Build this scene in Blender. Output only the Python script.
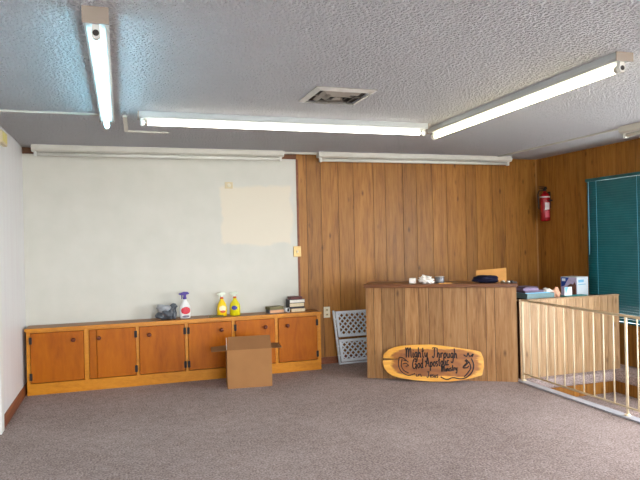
import bpy, bmesh, math, random
from mathutils import Vector, Matrix, noise
random.seed(7)
R = math.radians
SC = bpy.context.scene
COL = SC.collection
for o in list(bpy.data.objects):
    bpy.data.objects.remove(o)

# ------------------------------------------------------------------ camera, world, exposure
cd = bpy.data.cameras.new('camera')
cam = bpy.data.objects.new('camera', cd)
COL.objects.link(cam)
cd.sensor_fit = 'HORIZONTAL'
cd.sensor_width = 36.0
cd.lens = 36.0 * 608.6 / 640.0
cd.clip_start = 0.02
rx = Vector((0.95045504, -0.31004977, -0.02245809))
ux = Vector((0.02090407, -0.00833422, 0.99974675))
fx = Vector((0.31015842, 0.9506838, 0.00144))
m = Matrix.Identity(4)
for i in range(3):
    m[i][0], m[i][1], m[i][2] = rx[i], ux[i], -fx[i]
m[0][3], m[1][3], m[2][3] = 0.887, -6.437, 1.368
cam.matrix_world = m
SC.camera = cam

W = bpy.data.worlds.new('sky')
SC.world = W
W.use_nodes = True
WB = W.node_tree.nodes['Background']
WB.inputs[0].default_value = (0.90, 0.95, 1.0, 1)
WB.inputs[1].default_value = 13.0

TUBE = 6.5                       # emission of the lit tubes
SC.view_settings.view_transform = 'Standard'
SC.view_settings.look = 'None'
SC.view_settings.gamma = 1.0
SC.view_settings.use_curve_mapping = False
SC.view_settings.exposure = 0.75


def portal(loc, rot, sx, sy):
    l = bpy.data.lights.new('window_portal', 'AREA')
    l.shape = 'RECTANGLE'
    l.size, l.size_y = sx, sy
    l.cycles.is_portal = True
    o = bpy.data.objects.new('window_portal', l)
    o.location, o.rotation_euler = loc, rot
    COL.objects.link(o)


# ------------------------------------------------------------------ materials
def srgb(r, g, b):
    def f(c):
        c /= 255.0
        return c / 12.92 if c <= 0.04045 else ((c + 0.055) / 1.055) ** 2.4
    return (f(r), f(g), f(b), 1.0)


class NT:
    def __init__(s, name):
        s.m = bpy.data.materials.new(name)
        s.m.use_nodes = True
        s.t = s.m.node_tree
        s.b = s.t.nodes['Principled BSDF']

    def n(s, kind, **kw):
        nd = s.t.nodes.new(kind)
        for k, v in kw.items():
            setattr(nd, k, v)
        return nd

    def l(s, a, b):
        s.t.links.new(a, b)

    def coords(s, scale=(1, 1, 1)):
        tc = s.n('ShaderNodeTexCoord')
        mp = s.n('ShaderNodeMapping')
        mp.inputs['Scale'].default_value = scale
        s.l(tc.outputs['Object'], mp.inputs[0])
        return mp.outputs[0]

    def noise(s, vec, scale, detail=3, rough=0.5, dist=0.0):
        nd = s.n('ShaderNodeTexNoise')
        nd.inputs['Scale'].default_value = scale
        nd.inputs['Detail'].default_value = detail
        nd.inputs['Roughness'].default_value = rough
        nd.inputs['Distortion'].default_value = dist
        s.l(vec, nd.inputs['Vector'])
        return nd.outputs[0]

    def ramp(s, val, stops):
        nd = s.n('ShaderNodeValToRGB')
        e = nd.color_ramp.elements
        while len(e) < len(stops):
            e.new(0.5)
        for i, (p, c) in enumerate(stops):
            e[i].position = p
            e[i].color = c
        s.l(val, nd.inputs[0])
        return nd.outputs[0]

    def mix(s, fac, a, b, mode='MIX'):
        nd = s.n('ShaderNodeMix', data_type='RGBA', blend_type=mode)
        for sock, v in ((nd.inputs[0], fac), (nd.inputs[6], a), (nd.inputs[7], b)):
            if hasattr(v, 'is_linked'):
                s.l(v, sock)
            else:
                sock.default_value = v
        return nd.outputs[2]

    def math(s, op, a, b=0.0):
        nd = s.n('ShaderNodeMath', operation=op)
        for sock, v in ((nd.inputs[0], a), (nd.inputs[1], b)):
            if hasattr(v, 'is_linked'):
                s.l(v, sock)
            else:
                sock.default_value = v
        return nd.outputs[0]

    def bump(s, h, strength, dist):
        nd = s.n('ShaderNodeBump')
        nd.inputs['Strength'].default_value = strength
        nd.inputs['Distance'].default_value = dist
        s.l(h, nd.inputs['Height'])
        s.l(nd.outputs[0], s.b.inputs['Normal'])

    def color(s, c):
        if hasattr(c, 'is_linked'):
            s.l(c, s.b.inputs['Base Color'])
        else:
            s.b.inputs['Base Color'].default_value = c

    def set(s, rough=0.5, spec=0.5, metal=0.0):
        s.b.inputs['Roughness'].default_value = rough
        s.b.inputs['Specular IOR Level'].default_value = spec
        s.b.inputs['Metallic'].default_value = metal
        return s.m


def plain(name, c, rough=0.5, spec=0.4, metal=0.0, vary=0.06, scale=12.0, bump=0.0):
    t = NT(name)
    v = t.noise(t.coords(), scale, 4)
    lo = tuple(x * (1 - vary) for x in c[:3]) + (1,)
    hi = tuple(min(1, x * (1 + vary)) for x in c[:3]) + (1,)
    t.color(t.ramp(v, [(0.3, lo), (0.7, hi)]))
    if bump:
        t.bump(t.noise(t.coords(), 60, 3), bump, 0.004)
    return t.set(rough, spec, metal)


def wood(name, dark, mid, light, grain=(14, 14, 1.0), knots=True, rough=0.45, spec=0.35, vary=0.35, attr=True):
    """sheet panelling / boards: streaky grain along z, knots, a different tone per plank (face attribute 'plank')"""
    t = NT(name)
    vec = t.coords(grain)
    if attr:
        at = t.n('ShaderNodeAttribute', attribute_name='plank')
        ad = t.n('ShaderNodeVectorMath', operation='MULTIPLY_ADD')
        ad.inputs[1].default_value = (37.0, 19.0, 11.0)
        cmb = t.n('ShaderNodeCombineXYZ')
        for i in range(3):
            t.l(at.outputs['Fac'], cmb.inputs[i])
        t.l(cmb.outputs[0], ad.inputs[0])
        t.l(vec, ad.inputs[2])
        vec = ad.outputs[0]
    g1 = t.noise(vec, 1.6, 5, 0.6, 0.9)
    g2 = t.noise(vec, 7.0, 3, 0.6, 0.2)
    g = t.math('ADD', t.math('MULTIPLY', g1, 0.65), t.math('MULTIPLY', g2, 0.35))
    c = t.ramp(g, [(0.30, dark), (0.48, mid), (0.68, light)])
    if knots:
        kv = t.coords((6.0, 6.0, 2.6))
        vo = t.n('ShaderNodeTexVoronoi')
        vo.inputs['Scale'].default_value = 1.3
        t.l(kv, vo.inputs['Vector'])
        k = t.ramp(vo.outputs['Distance'], [(0.03, (1, 1, 1, 1)), (0.15, (0, 0, 0, 1))])
        kd = tuple(x * 0.42 for x in dark[:3]) + (1,)
        c = t.mix(t.math('MULTIPLY', k, 0.75), c, kd)
    if attr:
        tone = t.ramp(at.outputs['Fac'], [(0.0, (1 - vary, 1 - vary, 1 - vary, 1)), (1.0, (1, 1, 1, 1))])
        c = t.mix(1.0, c, tone, 'MULTIPLY')
    t.color(c)
    t.bump(g, 0.12, 0.003)
    return t.set(rough, spec)


def glow(name, c, strength):
    t = NT(name)
    t.color((0.9, 0.9, 0.9, 1))
    t.b.inputs['Emission Color'].default_value = c
    t.b.inputs['Emission Strength'].default_value = strength
    return t.set(0.3)


M = {}
M['panel'] = wood('wood_panelling', srgb(114, 68, 20), srgb(160, 105, 40), srgb(182, 125, 56), vary=0.24)
M['counter'] = wood('counter_panelling', srgb(114, 74, 38), srgb(158, 112, 65), srgb(182, 138, 90), vary=0.28)
M['bleached'] = wood('faded_panelling', srgb(144, 110, 74), srgb(186, 150, 110), srgb(206, 174, 136), vary=0.18)
M['seam'] = plain('seam_backing', srgb(58, 32, 14), 0.8)
M['cab'] = wood('cabinet_frame', srgb(178, 106, 16), srgb(200, 126, 26), srgb(214, 142, 38), grain=(3, 8, 8), knots=False, vary=0, attr=False, rough=0.32)
M['door'] = wood('cabinet_door', srgb(152, 74, 0), srgb(176, 92, 0), srgb(190, 106, 4), grain=(5, 5, 1.2), knots=False, vary=0.12, rough=0.4, spec=0.2)
M['cabtop'] = wood('cabinet_worktop', srgb(110, 66, 30), srgb(138, 88, 44), srgb(158, 106, 58), grain=(1.0, 10, 10), knots=False, attr=False, rough=0.4)
M['dkwood'] = wood('dark_wood', srgb(80, 44, 20), srgb(106, 62, 30), srgb(124, 76, 40), grain=(1.2, 12, 12), knots=False, attr=False, rough=0.35)
M['redwood'] = wood('brown_trim_wood', srgb(92, 48, 26), srgb(120, 66, 38), srgb(140, 84, 52), grain=(12, 1.2, 12), knots=False, attr=False)
M['knob'] = plain('knob_wood', srgb(98, 40, 16), 0.3)
M['black_iron'] = plain('black_iron', srgb(34, 26, 24), 0.5)
M['white_metal'] = plain('white_enamel', srgb(226, 224, 216), 0.35, vary=0.02)
M['pan'] = plain('lamp_pan_enamel', srgb(178, 180, 178), 0.4, vary=0.02)
M['endplate'] = plain('shaded_end_plate', srgb(158, 144, 130), 0.5, vary=0.03)  # shade on the end plates is put into this darker colour
M['dull_white'] = plain('aged_white_enamel', srgb(206, 202, 190), 0.4, vary=0.03)
M['tube_off'] = plain('unlit_tube_glass', srgb(220, 218, 208), 0.2, 0.6, vary=0.01)
M['socket'] = plain('lamp_socket', srgb(222, 220, 212), 0.4)
M['dark_metal'] = plain('dark_metal', srgb(52, 48, 46), 0.4, metal=0.6)
M['alu'] = plain('vent_paint', srgb(196, 190, 182), 0.4)
M['louvre'] = plain('vent_louvre', srgb(142, 132, 122), 0.5)
M['ventdark'] = plain('recess_shade', srgb(52, 46, 42), 0.8)  # dark colour stands in for the shade inside recesses
M['beige'] = plain('beige_plastic', srgb(214, 196, 156), 0.4, vary=0.03)
M['ivory'] = plain('ivory_plastic', srgb(222, 212, 186), 0.4, vary=0.03)
M['gold'] = plain('brass_plate', srgb(196, 166, 108), 0.35, metal=0.3)
M['rail'] = plain('cream_painted_steel', srgb(226, 206, 172), 0.35, vary=0.03)
M['curb'] = plain('painted_curb', srgb(168, 166, 172), 0.5)
M['crate'] = plain('grey_white_plastic', srgb(226, 228, 230), 0.4, vary=0.03)
M['cardboard'] = plain('cardboard', srgb(160, 114, 72), 0.8, 0.1, vary=0.05, scale=6)
M['cardboard_in'] = plain('cardboard_inside', srgb(134, 94, 60), 0.8, 0.1, vary=0.05, scale=6)
M['tape'] = plain('packing_tape', srgb(214, 200, 180), 0.3)
M['bag'] = plain('dark_grey_plastic_film', srgb(84, 88, 94), 0.3, 0.6, vary=0.3, scale=18)
M['bagpale'] = plain('pale_plastic_film', srgb(170, 172, 176), 0.3, 0.6, vary=0.1)
M['white_plastic'] = plain('white_plastic', srgb(232, 230, 226), 0.3, vary=0.02)
M['purple'] = plain('purple_plastic', srgb(72, 50, 138), 0.35)
M['redlab'] = plain('red_label', srgb(206, 40, 58), 0.4, vary=0.12, scale=40)
M['greylab'] = plain('grey_label', srgb(120, 112, 124), 0.4, vary=0.3, scale=60)
M['yellow'] = plain('yellow_plastic', srgb(240, 200, 20), 0.3, vary=0.05)
M['lime'] = plain('lime_yellow_plastic', srgb(222, 206, 24), 0.3, vary=0.05)
M['orange'] = plain('orange_band', srgb(206, 84, 30), 0.4)
M['palelab'] = plain('pale_label', srgb(240, 222, 180), 0.4, vary=0.1, scale=40)
M['bluelab'] = plain('blue_label', srgb(74, 74, 160), 0.4, vary=0.1, scale=40)
M['clear'] = plain('cloudy_white_plastic', srgb(226, 232, 214), 0.25, vary=0.02)
M['pages'] = plain('book_pages', srgb(226, 206, 170), 0.8, 0.1, vary=0.06, scale=50)
M['pages_w'] = plain('white_book_pages', srgb(234, 228, 216), 0.8, 0.1, vary=0.04, scale=50)
M['bk_olive'] = plain('olive_cover', srgb(112, 104, 62), 0.5)
M['bk_slate'] = plain('slate_cover', srgb(92, 92, 98), 0.5)
M['bk_peach'] = plain('peach_cover', srgb(214, 158, 116), 0.5)
M['bk_dark'] = plain('dark_cover', srgb(54, 46, 52), 0.5)
M['bk_maroon'] = plain('maroon_cover', srgb(96, 42, 38), 0.5)
M['bk_tan'] = plain('tan_cover', srgb(176, 128, 74), 0.5)
M['navy'] = plain('navy_cloth', srgb(20, 20, 40), 0.8, 0.15, vary=0.25, scale=30)
M['tan'] = plain('tan_wood_sheet', srgb(196, 138, 66), 0.6)
M['tissue'] = plain('white_tissue', srgb(236, 226, 216), 0.9, 0.05, vary=0.04)
M['tin'] = plain('grey_tin', srgb(122, 120, 122), 0.35, metal=0.5)
M['silver'] = plain('silver_metal', srgb(190, 184, 176), 0.3, metal=0.8)
M['lilac'] = plain('lilac_paper', srgb(136, 120, 152), 0.6, vary=0.15, scale=30)
M['mauve'] = plain('mauve_cover', srgb(98, 84, 104), 0.6, vary=0.15, scale=30)
M['teal'] = plain('teal_cover', srgb(24, 140, 136), 0.5)
M['greyteal'] = plain('grey_teal_binder', srgb(104, 132, 134), 0.5)
M['ltblue'] = plain('light_blue_card', srgb(120, 190, 222), 0.5)
M['boxwhite'] = plain('white_carton', srgb(226, 234, 240), 0.5, vary=0.02)
M['boxblue'] = plain('blue_print', srgb(38, 70, 150), 0.5, vary=0.1)
M['boxlav'] = plain('lavender_print', srgb(190, 178, 206), 0.5, vary=0.1, scale=30)
M['boxbrown'] = plain('brown_print', srgb(112, 70, 56), 0.5, vary=0.35, scale=50)
M['peach'] = plain('peach_paper', srgb(232, 178, 146), 0.7)
M['red'] = plain('red_enamel', srgb(150, 16, 26), 0.25, 0.6, vary=0.04)
M['gauge'] = plain('white_sticker', srgb(216, 206, 204), 0.5, vary=0.1, scale=60)
M['pinkstick'] = plain('red_sticker', srgb(196, 70, 84), 0.5)
M['ink'] = plain('burnt_lettering', srgb(34, 18, 14), 0.7)
M['casing'] = plain('white_casing_paint', srgb(226, 226, 220), 0.4, vary=0.02)
M['yellowed'] = plain('yellowed_plastic', srgb(220, 204, 120), 0.5, vary=0.08, scale=20)
M['lamp_cool'] = glow('cool_white_tube', (0.36, 0.80, 1.0, 1), TUBE * 1.9)
M['lamp_neutral'] = glow('neutral_white_tube', (1.0, 0.96, 0.82, 1), TUBE)
M['lamp_warm'] = glow('warm_white_tube', (1.0, 0.92, 0.60, 1), TUBE)


def mat_ceiling():
    t = NT('stippled_ceiling')
    v = t.coords()
    a = t.noise(v, 58, 2, 0.5, 0.3)
    b = t.noise(v, 110, 2, 0.5)
    h = t.math('ADD', t.math('MULTIPLY', a, 0.75), t.math('MULTIPLY', b, 0.16))
    h2 = t.ramp(h, [(0.28, (0, 0, 0, 1)), (0.72, (1, 1, 1, 1))])
    t.color(t.mix(0.35, srgb(226, 225, 229), srgb(234, 233, 237)))
    t.bump(h2, 1.0, 0.08)
    return t.set(0.85, 0.15)


def mat_carpet():
    t = NT('carpet')
    v = t.coords()
    a = t.noise(v, 75, 3, 0.75)
    b = t.noise(v, 14, 4, 0.6)
    c = t.noise(v, 1.4, 3, 0.5)
    s = t.math('ADD', t.math('MULTIPLY', a, 0.72), t.math('ADD', t.math('MULTIPLY', b, 0.16), t.math('MULTIPLY', c, 0.12)))
    t.color(t.ramp(s, [(0.38, srgb(116, 101, 96)), (0.5, srgb(156, 139, 134)), (0.62, srgb(190, 173, 168))]))
    t.bump(a, 0.8, 0.006)
    return t.set(0.95, 0.05)


def mat_white_wall():
    """painted sheet wall, with the unpainted cream patch near its right edge"""
    t = NT('painted_wall')
    tc = t.n('ShaderNodeTexCoord')
    sep = t.n('ShaderNodeSeparateXYZ')
    nz = t.n('ShaderNodeTexNoise')
    nz.inputs['Scale'].default_value = 5.0
    nz.inputs['Detail'].default_value = 4
    t.l(tc.outputs['Object'], nz.inputs['Vector'])
    t.l(tc.outputs['Object'], sep.inputs[0])
    j = t.math('MULTIPLY', t.math('SUBTRACT', nz.outputs[0], 0.5), 0.16)
    x = t.math('ADD', sep.outputs[0], j)
    z = t.math('ADD', sep.outputs[2], j)

    def band(val, lo, hi, s=0.015):
        p = t.n('ShaderNodeMapRange')
        p.inputs[1].default_value, p.inputs[2].default_value = lo - s, lo + s
        t.l(val, p.inputs[0])
        q = t.n('ShaderNodeMapRange')
        q.inputs[1].default_value, q.inputs[2].default_value = hi + s, hi - s
        t.l(val, q.inputs[0])
        return t.math('MULTIPLY', p.outputs[0], q.outputs[0])
    f = t.math('MULTIPLY', band(x, 1.895, 2.66), band(z, 1.345, 1.975))
    base = t.ramp(nz.outputs[0], [(0.3, srgb(206, 203, 190)), (0.7, srgb(212, 208, 196))])
    t.color(t.mix(f, base, srgb(221, 211, 191)))
    return t.set(0.5, 0.25)


def mat_left_wall():
    t = NT('white_wall')
    v = t.coords((1, 6, 0.6))
    n_ = t.noise(v, 2.0, 2)
    t.color(t.ramp(n_, [(0.35, srgb(224, 221, 221)), (0.65, srgb(227, 226, 225))]))
    return t.set(0.4, 0.3)


def mat_sign():
    t = NT('live_edge_slab')
    tc = t.n('ShaderNodeTexCoord')
    sep = t.n('ShaderNodeSeparateXYZ')
    t.l(tc.outputs['Object'], sep.inputs[0])
    nv = t.noise(t.coords((2.0, 4, 6.0)), 2.2, 4, 0.6, 0.8)
    x = t.math('DIVIDE', t.math('SUBTRACT', sep.outputs[0], 0.66), 0.45)
    z = t.math('DIVIDE', t.math('SUBTRACT', sep.outputs[2], 0.178), 0.138)
    x4 = t.math('POWER', t.math('ABSOLUTE', x), 4.0)
    z4 = t.math('POWER', t.math('ABSOLUTE', z), 4.0)
    d = t.math('ADD', t.math('ADD', x4, z4), t.math('MULTIPLY', t.math('SUBTRACT', nv, 0.5), 1.1))
    heart = t.ramp(nv, [(0.3, srgb(124, 66, 10)), (0.7, srgb(172, 104, 22))])
    sap = t.ramp(t.noise(t.coords((2, 6, 14)), 3, 4, 0.6, 0.4), [(0.3, srgb(214, 146, 40)), (0.7, srgb(238, 176, 66))])
    t.color(t.mix(t.ramp(d, [(0.62, (0, 0, 0, 1)), (0.82, (1, 1, 1, 1))]), heart, sap))
    return t.set(0.28, 0.5)


def mat_blind():
    t = NT('teal_blind_slat')
    t.color(t.ramp(t.noise(t.coords(), 6, 2), [(0.3, srgb(22, 88, 92)), (0.7, srgb(28, 98, 102))]))
    t.b.inputs['Transmission Weight'].default_value = 0.0
    return t.set(0.35, 0.5)


def mat_glass():
    t = NT('window_glass')
    g = t.n('ShaderNodeBsdfTransparent')
    gl = t.n('ShaderNodeBsdfGlossy')
    gl.inputs['Roughness'].default_value = 0.02
    mx = t.n('ShaderNodeMixShader')
    mx.inputs[0].default_value = 0.06
    t.l(g.outputs[0], mx.inputs[1])
    t.l(gl.outputs[0], mx.inputs[2])
    t.l(mx.outputs[0], t.t.nodes['Material Output'].inputs[0])
    return t.m


M['ceiling'] = mat_ceiling()
M['carpet'] = mat_carpet()
M['whitewall'] = mat_white_wall()
M['leftwall'] = mat_left_wall()
M['sign'] = mat_sign()
M['blind'] = mat_blind()
M['glass'] = mat_glass()
M['ground'] = plain('outside_ground', srgb(196, 194, 188), 0.9, vary=0.2, scale=0.6)


# ------------------------------------------------------------------ mesh helpers
def bx(bm, x0, x1, y0, y1, z0, z1, bevel=0.0, mi=0):
    if x0 > x1: x0, x1 = x1, x0
    if y0 > y1: y0, y1 = y1, y0
    if z0 > z1: z0, z1 = z1, z0
    r = bmesh.ops.create_cube(bm, size=1.0)
    vs = r['verts']
    for v in vs:
        v.co = Vector(((x0 + x1) / 2 + v.co.x * (x1 - x0), (y0 + y1) / 2 + v.co.y * (y1 - y0), (z0 + z1) / 2 + v.co.z * (z1 - z0)))
    fs = list({f for v in vs for f in v.link_faces})
    for f in fs:
        f.material_index = mi
    if bevel:
        es = list({e for v in vs for e in v.link_edges})
        bmesh.ops.bevel(bm, geom=es, offset=bevel, segments=2, affect='EDGES', profile=0.5)
    return vs


def tube(bm, pts, rad, seg=10, cap=True):
    """round tube along a polyline; rad a number or one per point"""
    pts = [Vector(p) for p in pts]
    rads = rad if isinstance(rad, (list, tuple)) else [rad] * len(pts)
    rings = []
    ref = None
    for i, p in enumerate(pts):
        d = (pts[min(i + 1, len(pts) - 1)] - pts[max(i - 1, 0)]).normalized()
        if ref is None:
            ref = Vector((0, 0, 1)) if abs(d.z) < 0.9 else Vector((1, 0, 0))
        a = (ref - d * ref.dot(d)).normalized()
        ref = a
        b = d.cross(a)
        rings.append([bm.verts.new(p + (a * math.cos(2 * math.pi * k / seg) + b * math.sin(2 * math.pi * k / seg)) * rads[i]) for k in range(seg)])
    for i in range(len(rings) - 1):
        for k in range(seg):
            f = bm.faces.new((rings[i][k], rings[i][(k + 1) % seg], rings[i + 1][(k + 1) % seg], rings[i + 1][k]))
            f.smooth = True
    if cap:
        bm.faces.new(list(reversed(rings[0])))
        bm.faces.new(rings[-1])


def lathe(bm, prof, seg=20, sx=1.0, sy=1.0, c=(0, 0, 0)):
    rings = []
    for r, z in prof:
        rings.append([bm.verts.new((c[0] + r * sx * math.cos(2 * math.pi * k / seg), c[1] + r * sy * math.sin(2 * math.pi * k / seg), c[2] + z)) for k in range(seg)])
    for i in range(len(rings) - 1):
        for k in range(seg):
            f = bm.faces.new((rings[i][k], rings[i][(k + 1) % seg], rings[i + 1][(k + 1) % seg], rings[i + 1][k]))
            f.smooth = True
    bm.faces.new(list(reversed(rings[0])))
    bm.faces.new(rings[-1])


def prism(bm, poly, y0, y1):
    """outline in x,z pushed from y0 to y1"""
    a = [bm.verts.new((x, y0, z)) for x, z in poly]
    b = [bm.verts.new((x, y1, z)) for x, z in poly]
    n = len(poly)
    bm.faces.new(a)
    bm.faces.new(list(reversed(b)))
    for i in range(n):
        bm.faces.new((a[i], b[i], b[(i + 1) % n], a[(i + 1) % n]))


def obj(name, bm, mat, parent=None, loc=None):
    bmesh.ops.recalc_face_normals(bm, faces=bm.faces[:])
    me = bpy.data.meshes.new(name)
    bm.to_mesh(me)
    bm.free()
    for mm in (mat if isinstance(mat, (list, tuple)) else [mat]):
        me.materials.append(M[mm])
    o = bpy.data.objects.new(name, me)
    COL.objects.link(o)
    if parent:
        o.parent = parent
    if loc:
        o.location = loc
    return o


def B():
    return bmesh.new()


def box(name, mat, parent, *a, **k):
    b = B()
    bx(b, *a, **k)
    return obj(name, b, mat, parent)


def tag(o, label, cat, group=None):
    o['label'] = label
    o['category'] = cat
    if group:
        o['group'] = group
    return o


def thing(name, label, cat, loc=(0, 0, 0), rotz=0.0, group=None):
    o = bpy.data.objects.new(name, None)
    COL.objects.link(o)
    o.empty_display_size = 0.1
    o.location = loc
    o.rotation_euler = (0, 0, rotz)
    return tag(o, label, cat, group)


def struct(o, label=None, cat=None):
    o['kind'] = 'structure'
    if label:
        o['label'] = label
    if cat:
        o['category'] = cat
    return o


def copy_tree(o, parent=None):
    c = o.copy()
    COL.objects.link(c)
    c.parent = parent
    for ch in list(o.children):
        copy_tree(ch, c)
    return c


def planks(name, mat, axis, at, into, seams, z0, z1, holes=(), parent=None, gap=0.005, thick=0.006):
    """vertical planks on a plane: axis 'x' or 'y' runs along the wall, `at` is the wall's face, planks stand `thick` out of it toward `into` (+1/-1)"""
    b = B()
    lay = b.faces.layers.float.new('plank')
    rnd = random.Random(len(seams) * 7 + int(at * 13))
    s = sorted(seams)
    hid = sorted({h for r in holes for h in r[:2]})
    for i in range(len(s) - 1):
        tone = rnd.random()
        cuts = [s[i] + gap / 2] + [h for h in hid if s[i] + gap < h < s[i + 1] - gap] + [s[i + 1] - gap / 2]
        for a, c in zip(cuts, cuts[1:]):
            segs = [(z0, z1)]
            for h0, h1, hz0, hz1 in holes:
                if a >= h0 - 0.004 and c <= h1 + 0.004:
                    out = []
                    for p, q in segs:
                        if hz0 > p: out.append((p, min(q, hz0)))
                        if hz1 < q: out.append((max(p, hz1), q))
                    segs = out
            for p, q in segs:
                if axis == 'x':
                    vs = bx(b, a, c, at, at + into * thick, p, q)
                else:
                    vs = bx(b, at, at + into * thick, a, c, p, q)
                for f in {f for v in vs for f in v.link_faces}:
                    f[lay] = tone
    return obj(name, b, mat, parent)


def seam_run(a, b, widths=(0.17, 0.2, 0.23, 0.15, 0.25, 0.18)):
    out = [a]
    i = 0
    while out[-1] + 0.3 < b:
        out.append(out[-1] + widths[i % len(widths)])
        i += 1
    return out + [b]


# ------------------------------------------------------------------ the room
H, XR, YF = 2.33, 5.87, -9.5
WX0, WX1, WY1 = 4.47, 5.55, -1.56      # stairwell opening
SY = -5.2
b = B()
bx(b, -0.1, WX0 - 0.05, YF, 0.1, -0.09, 0)
bx(b, WX0 - 0.05, XR, WY1 + 0.06, 0.1, -0.09, 0)
bx(b, WX0 - 0.05, XR, YF, SY, -0.09, 0)
bx(b, WX1 + 0.06, XR, SY, WY1 + 0.06, -0.09, 0)
bx(b, WX0 - 0.05, WX0, SY, WY1 + 0.06, -0.09, 0)
# carpet wrapped over the two far edges of the stairwell, rounded
bx(b, WX0, WX1 + 0.06, WY1, WY1 + 0.06, -0.10, 0, bevel=0.022)
bx(b, WX1, WX1 + 0.06, SY, WY1 + 0.02, -0.10, 0, bevel=0.022)
struct(obj('floor', b, 'carpet'))

b = B()
bx(b, -0.1, XR + 0.12, YF - 0.1, 0.1, H, H + 0.1)
struct(obj('ceiling', b, 'ceiling'))

struct(box('wall_left', 'leftwall', None, -0.1, 0, YF, 0.1, -0.09, H))
b = B()
bx(b, 0, 2.725, -0.012, 0.0, 0.0, 2.268)
struct(obj('wall_back_left', b, 'whitewall'))
wb = struct(box('wall_back', 'seam', None, -0.1, XR + 0.12, 0.0, 0.1, -0.09, H))
planks('wood_planks', 'panel', 'x', 0.0, -1, [2.727, 2.841, 3.009, 3.213, 3.396, 3.64, 3.79, 4.013, 4.188, 4.397, 4.585, 4.845, 4.991, 5.215, 5.395, 5.608, 5.869], 0.0, H, parent=wb)
b = B()
bx(b, 0.0, 2.727, -0.018, 0.0, 2.268, H)
struct(obj('trim_1', b, 'dkwood'))
b = B()
bx(b, 2.722, 2.745, -0.018, -0.0, 0.61, 2.268)
struct(obj('trim_2', b, 'redwood'))
b = B()
bx(b, 5.850, 5.863, -0.02, -0.007, 0.0, H, bevel=0.004)
struct(obj('trim_3', b, 'bk_tan'))

# right wall with the blind's window and an added, unseen bare window nearer the viewer
H1 = (-2.30, -0.92, 0.43, 1.975)
H2 = (-5.30, -2.75, 0.25, 2.10)
b = B()
x0, x1 = XR, XR + 0.12
bx(b, x0, x1, H1[1], 0.1, -2.2, H)
bx(b, x0, x1, H2[1], H1[0], -2.2, H)
bx(b, x0, x1, YF, H2[0], -2.2, H)
for h in (H1, H2):
    bx(b, x0, x1, h[0], h[1], -2.2, h[2])
    bx(b, x0, x1, h[0], h[1], h[3], H)
wr = struct(obj('wall_right', b, 'seam'))
rs = [-0.002, -0.163, -0.355, -0.508, -0.72, -0.868, -1.105, -1.239, -1.459, -1.66, -1.85, -2.06, -2.3]
planks('wood_planks', 'panel', 'y', XR, -1, [-y for y in []] + rs + seam_run(YF + 0.01, -2.3)[:-1], 0.0, H, holes=(H1, H2), parent=wr)

# wall behind the viewer, its wide window added to fill the room with daylight
H3 = (0.5, 5.3, 0.55, 2.15)
b = B()
bx(b, -0.1, H3[0], YF - 0.1, YF, 0, H)
bx(b, H3[1], XR, YF - 0.1, YF, 0, H)
bx(b, H3[0], H3[1], YF - 0.1, YF, 0, H3[2])
bx(b, H3[0], H3[1], YF - 0.1, YF, H3[3], H)
struct(obj('wall_front', b, 'leftwall'))


def window(name, h, x):
    b = B()
    y0, y1, z0, z1 = h
    for a in (bx(b, x, x + 0.1, y0, y0 + 0.03, z0, z1), bx(b, x, x + 0.1, y1 - 0.03, y1, z0, z1),
              bx(b, x, x + 0.1, y0, y1, z0, z0 + 0.03), bx(b, x, x + 0.1, y0, y1, z1 - 0.03, z1)):
        pass
    bx(b, x + 0.06, x + 0.09, (y0 + y1) / 2 - 0.02, (y0 + y1) / 2 + 0.02, z0, z1)
    o = struct(obj(name, b, 'dark_metal'))
    box('pane', 'glass', o, x + 0.073, x + 0.077, y0 + 0.03, y1 - 0.03, z0 + 0.03, z1 - 0.03)
    return o


window('window_1', H1, XR + 0.01)
window('window_2_added', H2, XR + 0.01)  # unseen window, added to bring daylight in from the right
b = B()
for k in range(4):
    xx = H3[0] + 0.03 + k * (H3[1] - H3[0] - 0.06) / 3
    bx(b, xx - 0.03, xx + 0.03, YF - 0.09, YF - 0.01, H3[2], H3[3])
bx(b, H3[0], H3[1], YF - 0.09, YF - 0.01, H3[2], H3[2] + 0.04)
bx(b, H3[0], H3[1], YF - 0.09, YF - 0.01, H3[3] - 0.04, H3[3])
w3 = struct(obj('window_3_added', b, 'white_metal'))  # unseen rear window, added as general fill light
box('pane', 'glass', w3, H3[0] + 0.03, H3[1] - 0.03, YF - 0.052, YF - 0.048, H3[2] + 0.04, H3[3] - 0.04)
portal((XR + 0.13, (H1[0] + H1[1]) / 2, (H1[2] + H1[3]) / 2), (0, R(90), 0), H1[3] - H1[2], H1[1] - H1[0])
portal((XR + 0.13, (H2[0] + H2[1]) / 2, (H2[2] + H2[3]) / 2), (0, R(90), 0), H2[3] - H2[2], H2[1] - H2[0])
portal(((H3[0] + H3[1]) / 2, YF - 0.11, (H3[2] + H3[3]) / 2), (R(90), 0, 0), H3[1] - H3[0], H3[3] - H3[2])
struct(box('ground', 'ground', None, -40, 60, -60, 40, -2.5, -2.4))

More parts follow.
